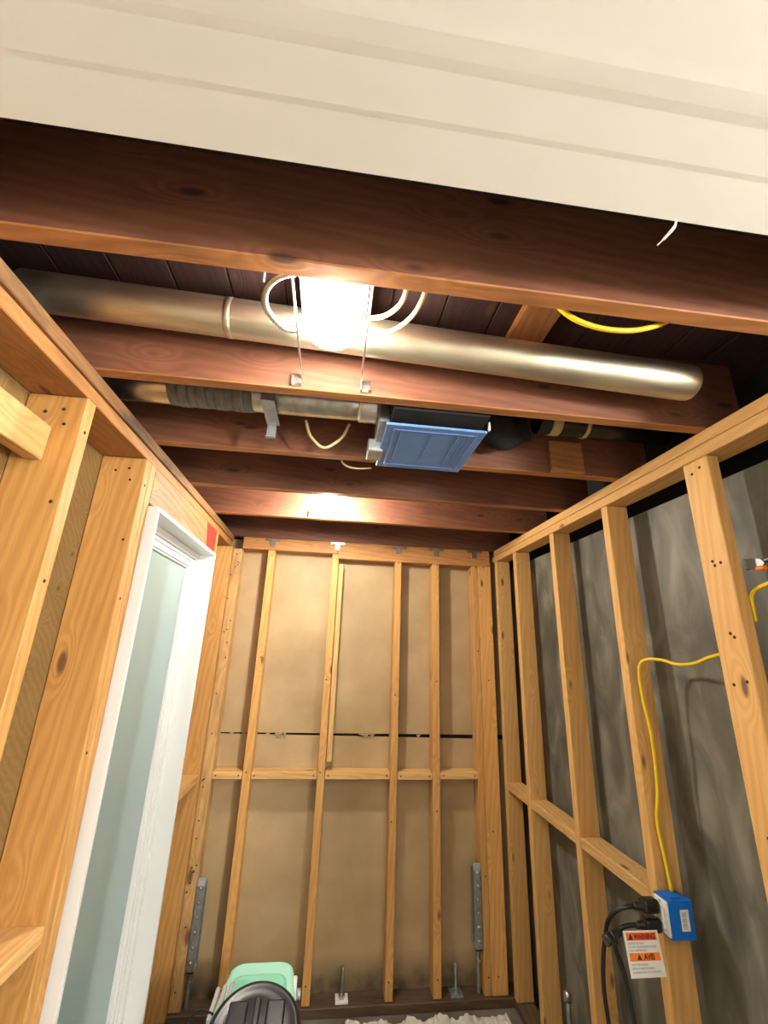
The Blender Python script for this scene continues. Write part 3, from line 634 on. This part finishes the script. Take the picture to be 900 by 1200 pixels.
mb = loft([(-0.28, -0.06, 1.80, 2.22, FLOOR + 0.002, 0.05), (-0.295, -0.05, 1.78, 2.235, -1.45, 0.055), (-0.290, -0.05, 1.78, 2.245, -1.235, 0.050), (-0.285, -0.055, 1.785, 2.24, -1.222, 0.045), (-0.272, -0.068, 1.80, 2.228, -1.214, 0.04)], 'body', 'mint', 0.05, MV)
rp = loft([(-0.262, -0.078, 1.82, 2.150, -1.215, 0.03), (-0.257, -0.083, 1.82, 2.140, -1.202, 0.03), (-0.250, -0.090, 1.82, 2.130, -1.198, 0.03)], 'raised_panel', 'mint2', 0.03, MV)
for o in (mb, rp):                                   # the shell widens towards the front
    for v in o.data.vertices: v.co.x = -0.17 + (v.co.x + 0.17) * (1 + 0.85 * (2.24 - v.co.y))
LM = Matrix.Translation((-0.152, 1.85, -1.184)) @ Matrix.Rotation(math.radians(20), 4, 'X') @ Matrix.Scale(0.88, 4)
lid = MB().lathe([(0, -0.03), (0.155, -0.03), (0.168, -0.02), (0.170, -0.004), (0.162, 0.006), (0.148, 0.008), (0.140, 0.003), (0.10, 0.008), (0.0, 0.012)], 48, LM).build('lid', 'black', MV)
def lidpart(m, nm, mat='black'):
    o = m.build(nm, mat, lid); return o
for (a, b_) in (((-0.105, -0.01), (-0.035, 0.09)), ((0.035, -0.01), (0.105, 0.09)), ((-0.105, -0.11), (-0.035, -0.03)), ((0.035, -0.11), (0.105, -0.03))):
    m = MB(); m.box((a[0], a[1], 0.004), (b_[0], b_[1], 0.017), 0.008, LM, 3); lidpart(m, 'molded_pad')
m = MB(); m.box((-0.012, -0.10, 0.005), (0.012, 0.10, 0.020), 0.006, LM, 2); lidpart(m, 'molded_rib')
MB().lathe([(0, -0.16), (0.13, -0.16), (0.14, -0.03), (0, -0.03)], 32, LM).build('drum', 'black', MV)
MB().box((-0.185, 1.995, -1.200), (-0.150, 2.045, -1.165), 0.006).build('latch', 'black', MV)
for k in range(3):
    m = MB(); m.box((-0.318 + k * 0.022, 1.93, -1.214), (-0.304 + k * 0.022, 2.075 + k * 0.012, -1.194), 0.003); m.build('chrome_bar', 'chrome', MV)
MB().tube([(-0.30, 1.95, -1.195), (-0.345, 1.965, -1.190), (-0.375, 1.97, -1.215), (-0.39, 1.96, -1.30)], 0.004, 8, 6).build('lead', 'cord', MV)
MB().box((-0.046, 2.10, -1.30), (-0.030, 2.18, -1.23), 0.004).build('hinge', 'whiteplast', MV)
MB().tube([(-0.030, 2.13, -1.26), (-0.012, 2.13, -1.26)], 0.016, 12, 2).build('knob', 'zinc', MV)

# ---- crumpled sheet on the floor at the sill
m = MB(); nx, ny = 60, 14; g = []
for j in range(ny + 1):
    row = []
    for i in range(nx + 1):
        x = 0.20 + 0.80 * i / nx; y = 2.37 + 0.295 * j / ny
        z = FLOOR + 0.010 + 0.022 * (0.5 + 0.5 * math.sin(x * 31 + 3 * math.sin(y * 23)) * math.cos(y * 37 + 2 * math.sin(x * 17))) + random.uniform(0, 0.012)
        row.append(m.bm.verts.new((x + random.uniform(-.004, .004), y + random.uniform(-.004, .004) + 0.012 * math.sin(x * 40) * (j == ny), z)))
    g.append(row)
for j in range(ny):
    for i in range(nx): m.bm.faces.new((g[j][i], g[j][i + 1], g[j + 1][i + 1], g[j + 1][i]))
pl = m.build('plastic_sheet', 'foil'); sd = pl.modifiers.new('thick', 'SOLIDIFY'); sd.thickness = 0.002
tag(pl, 'crumpled white plastic sheet on the floor against the sill', 'sheet')
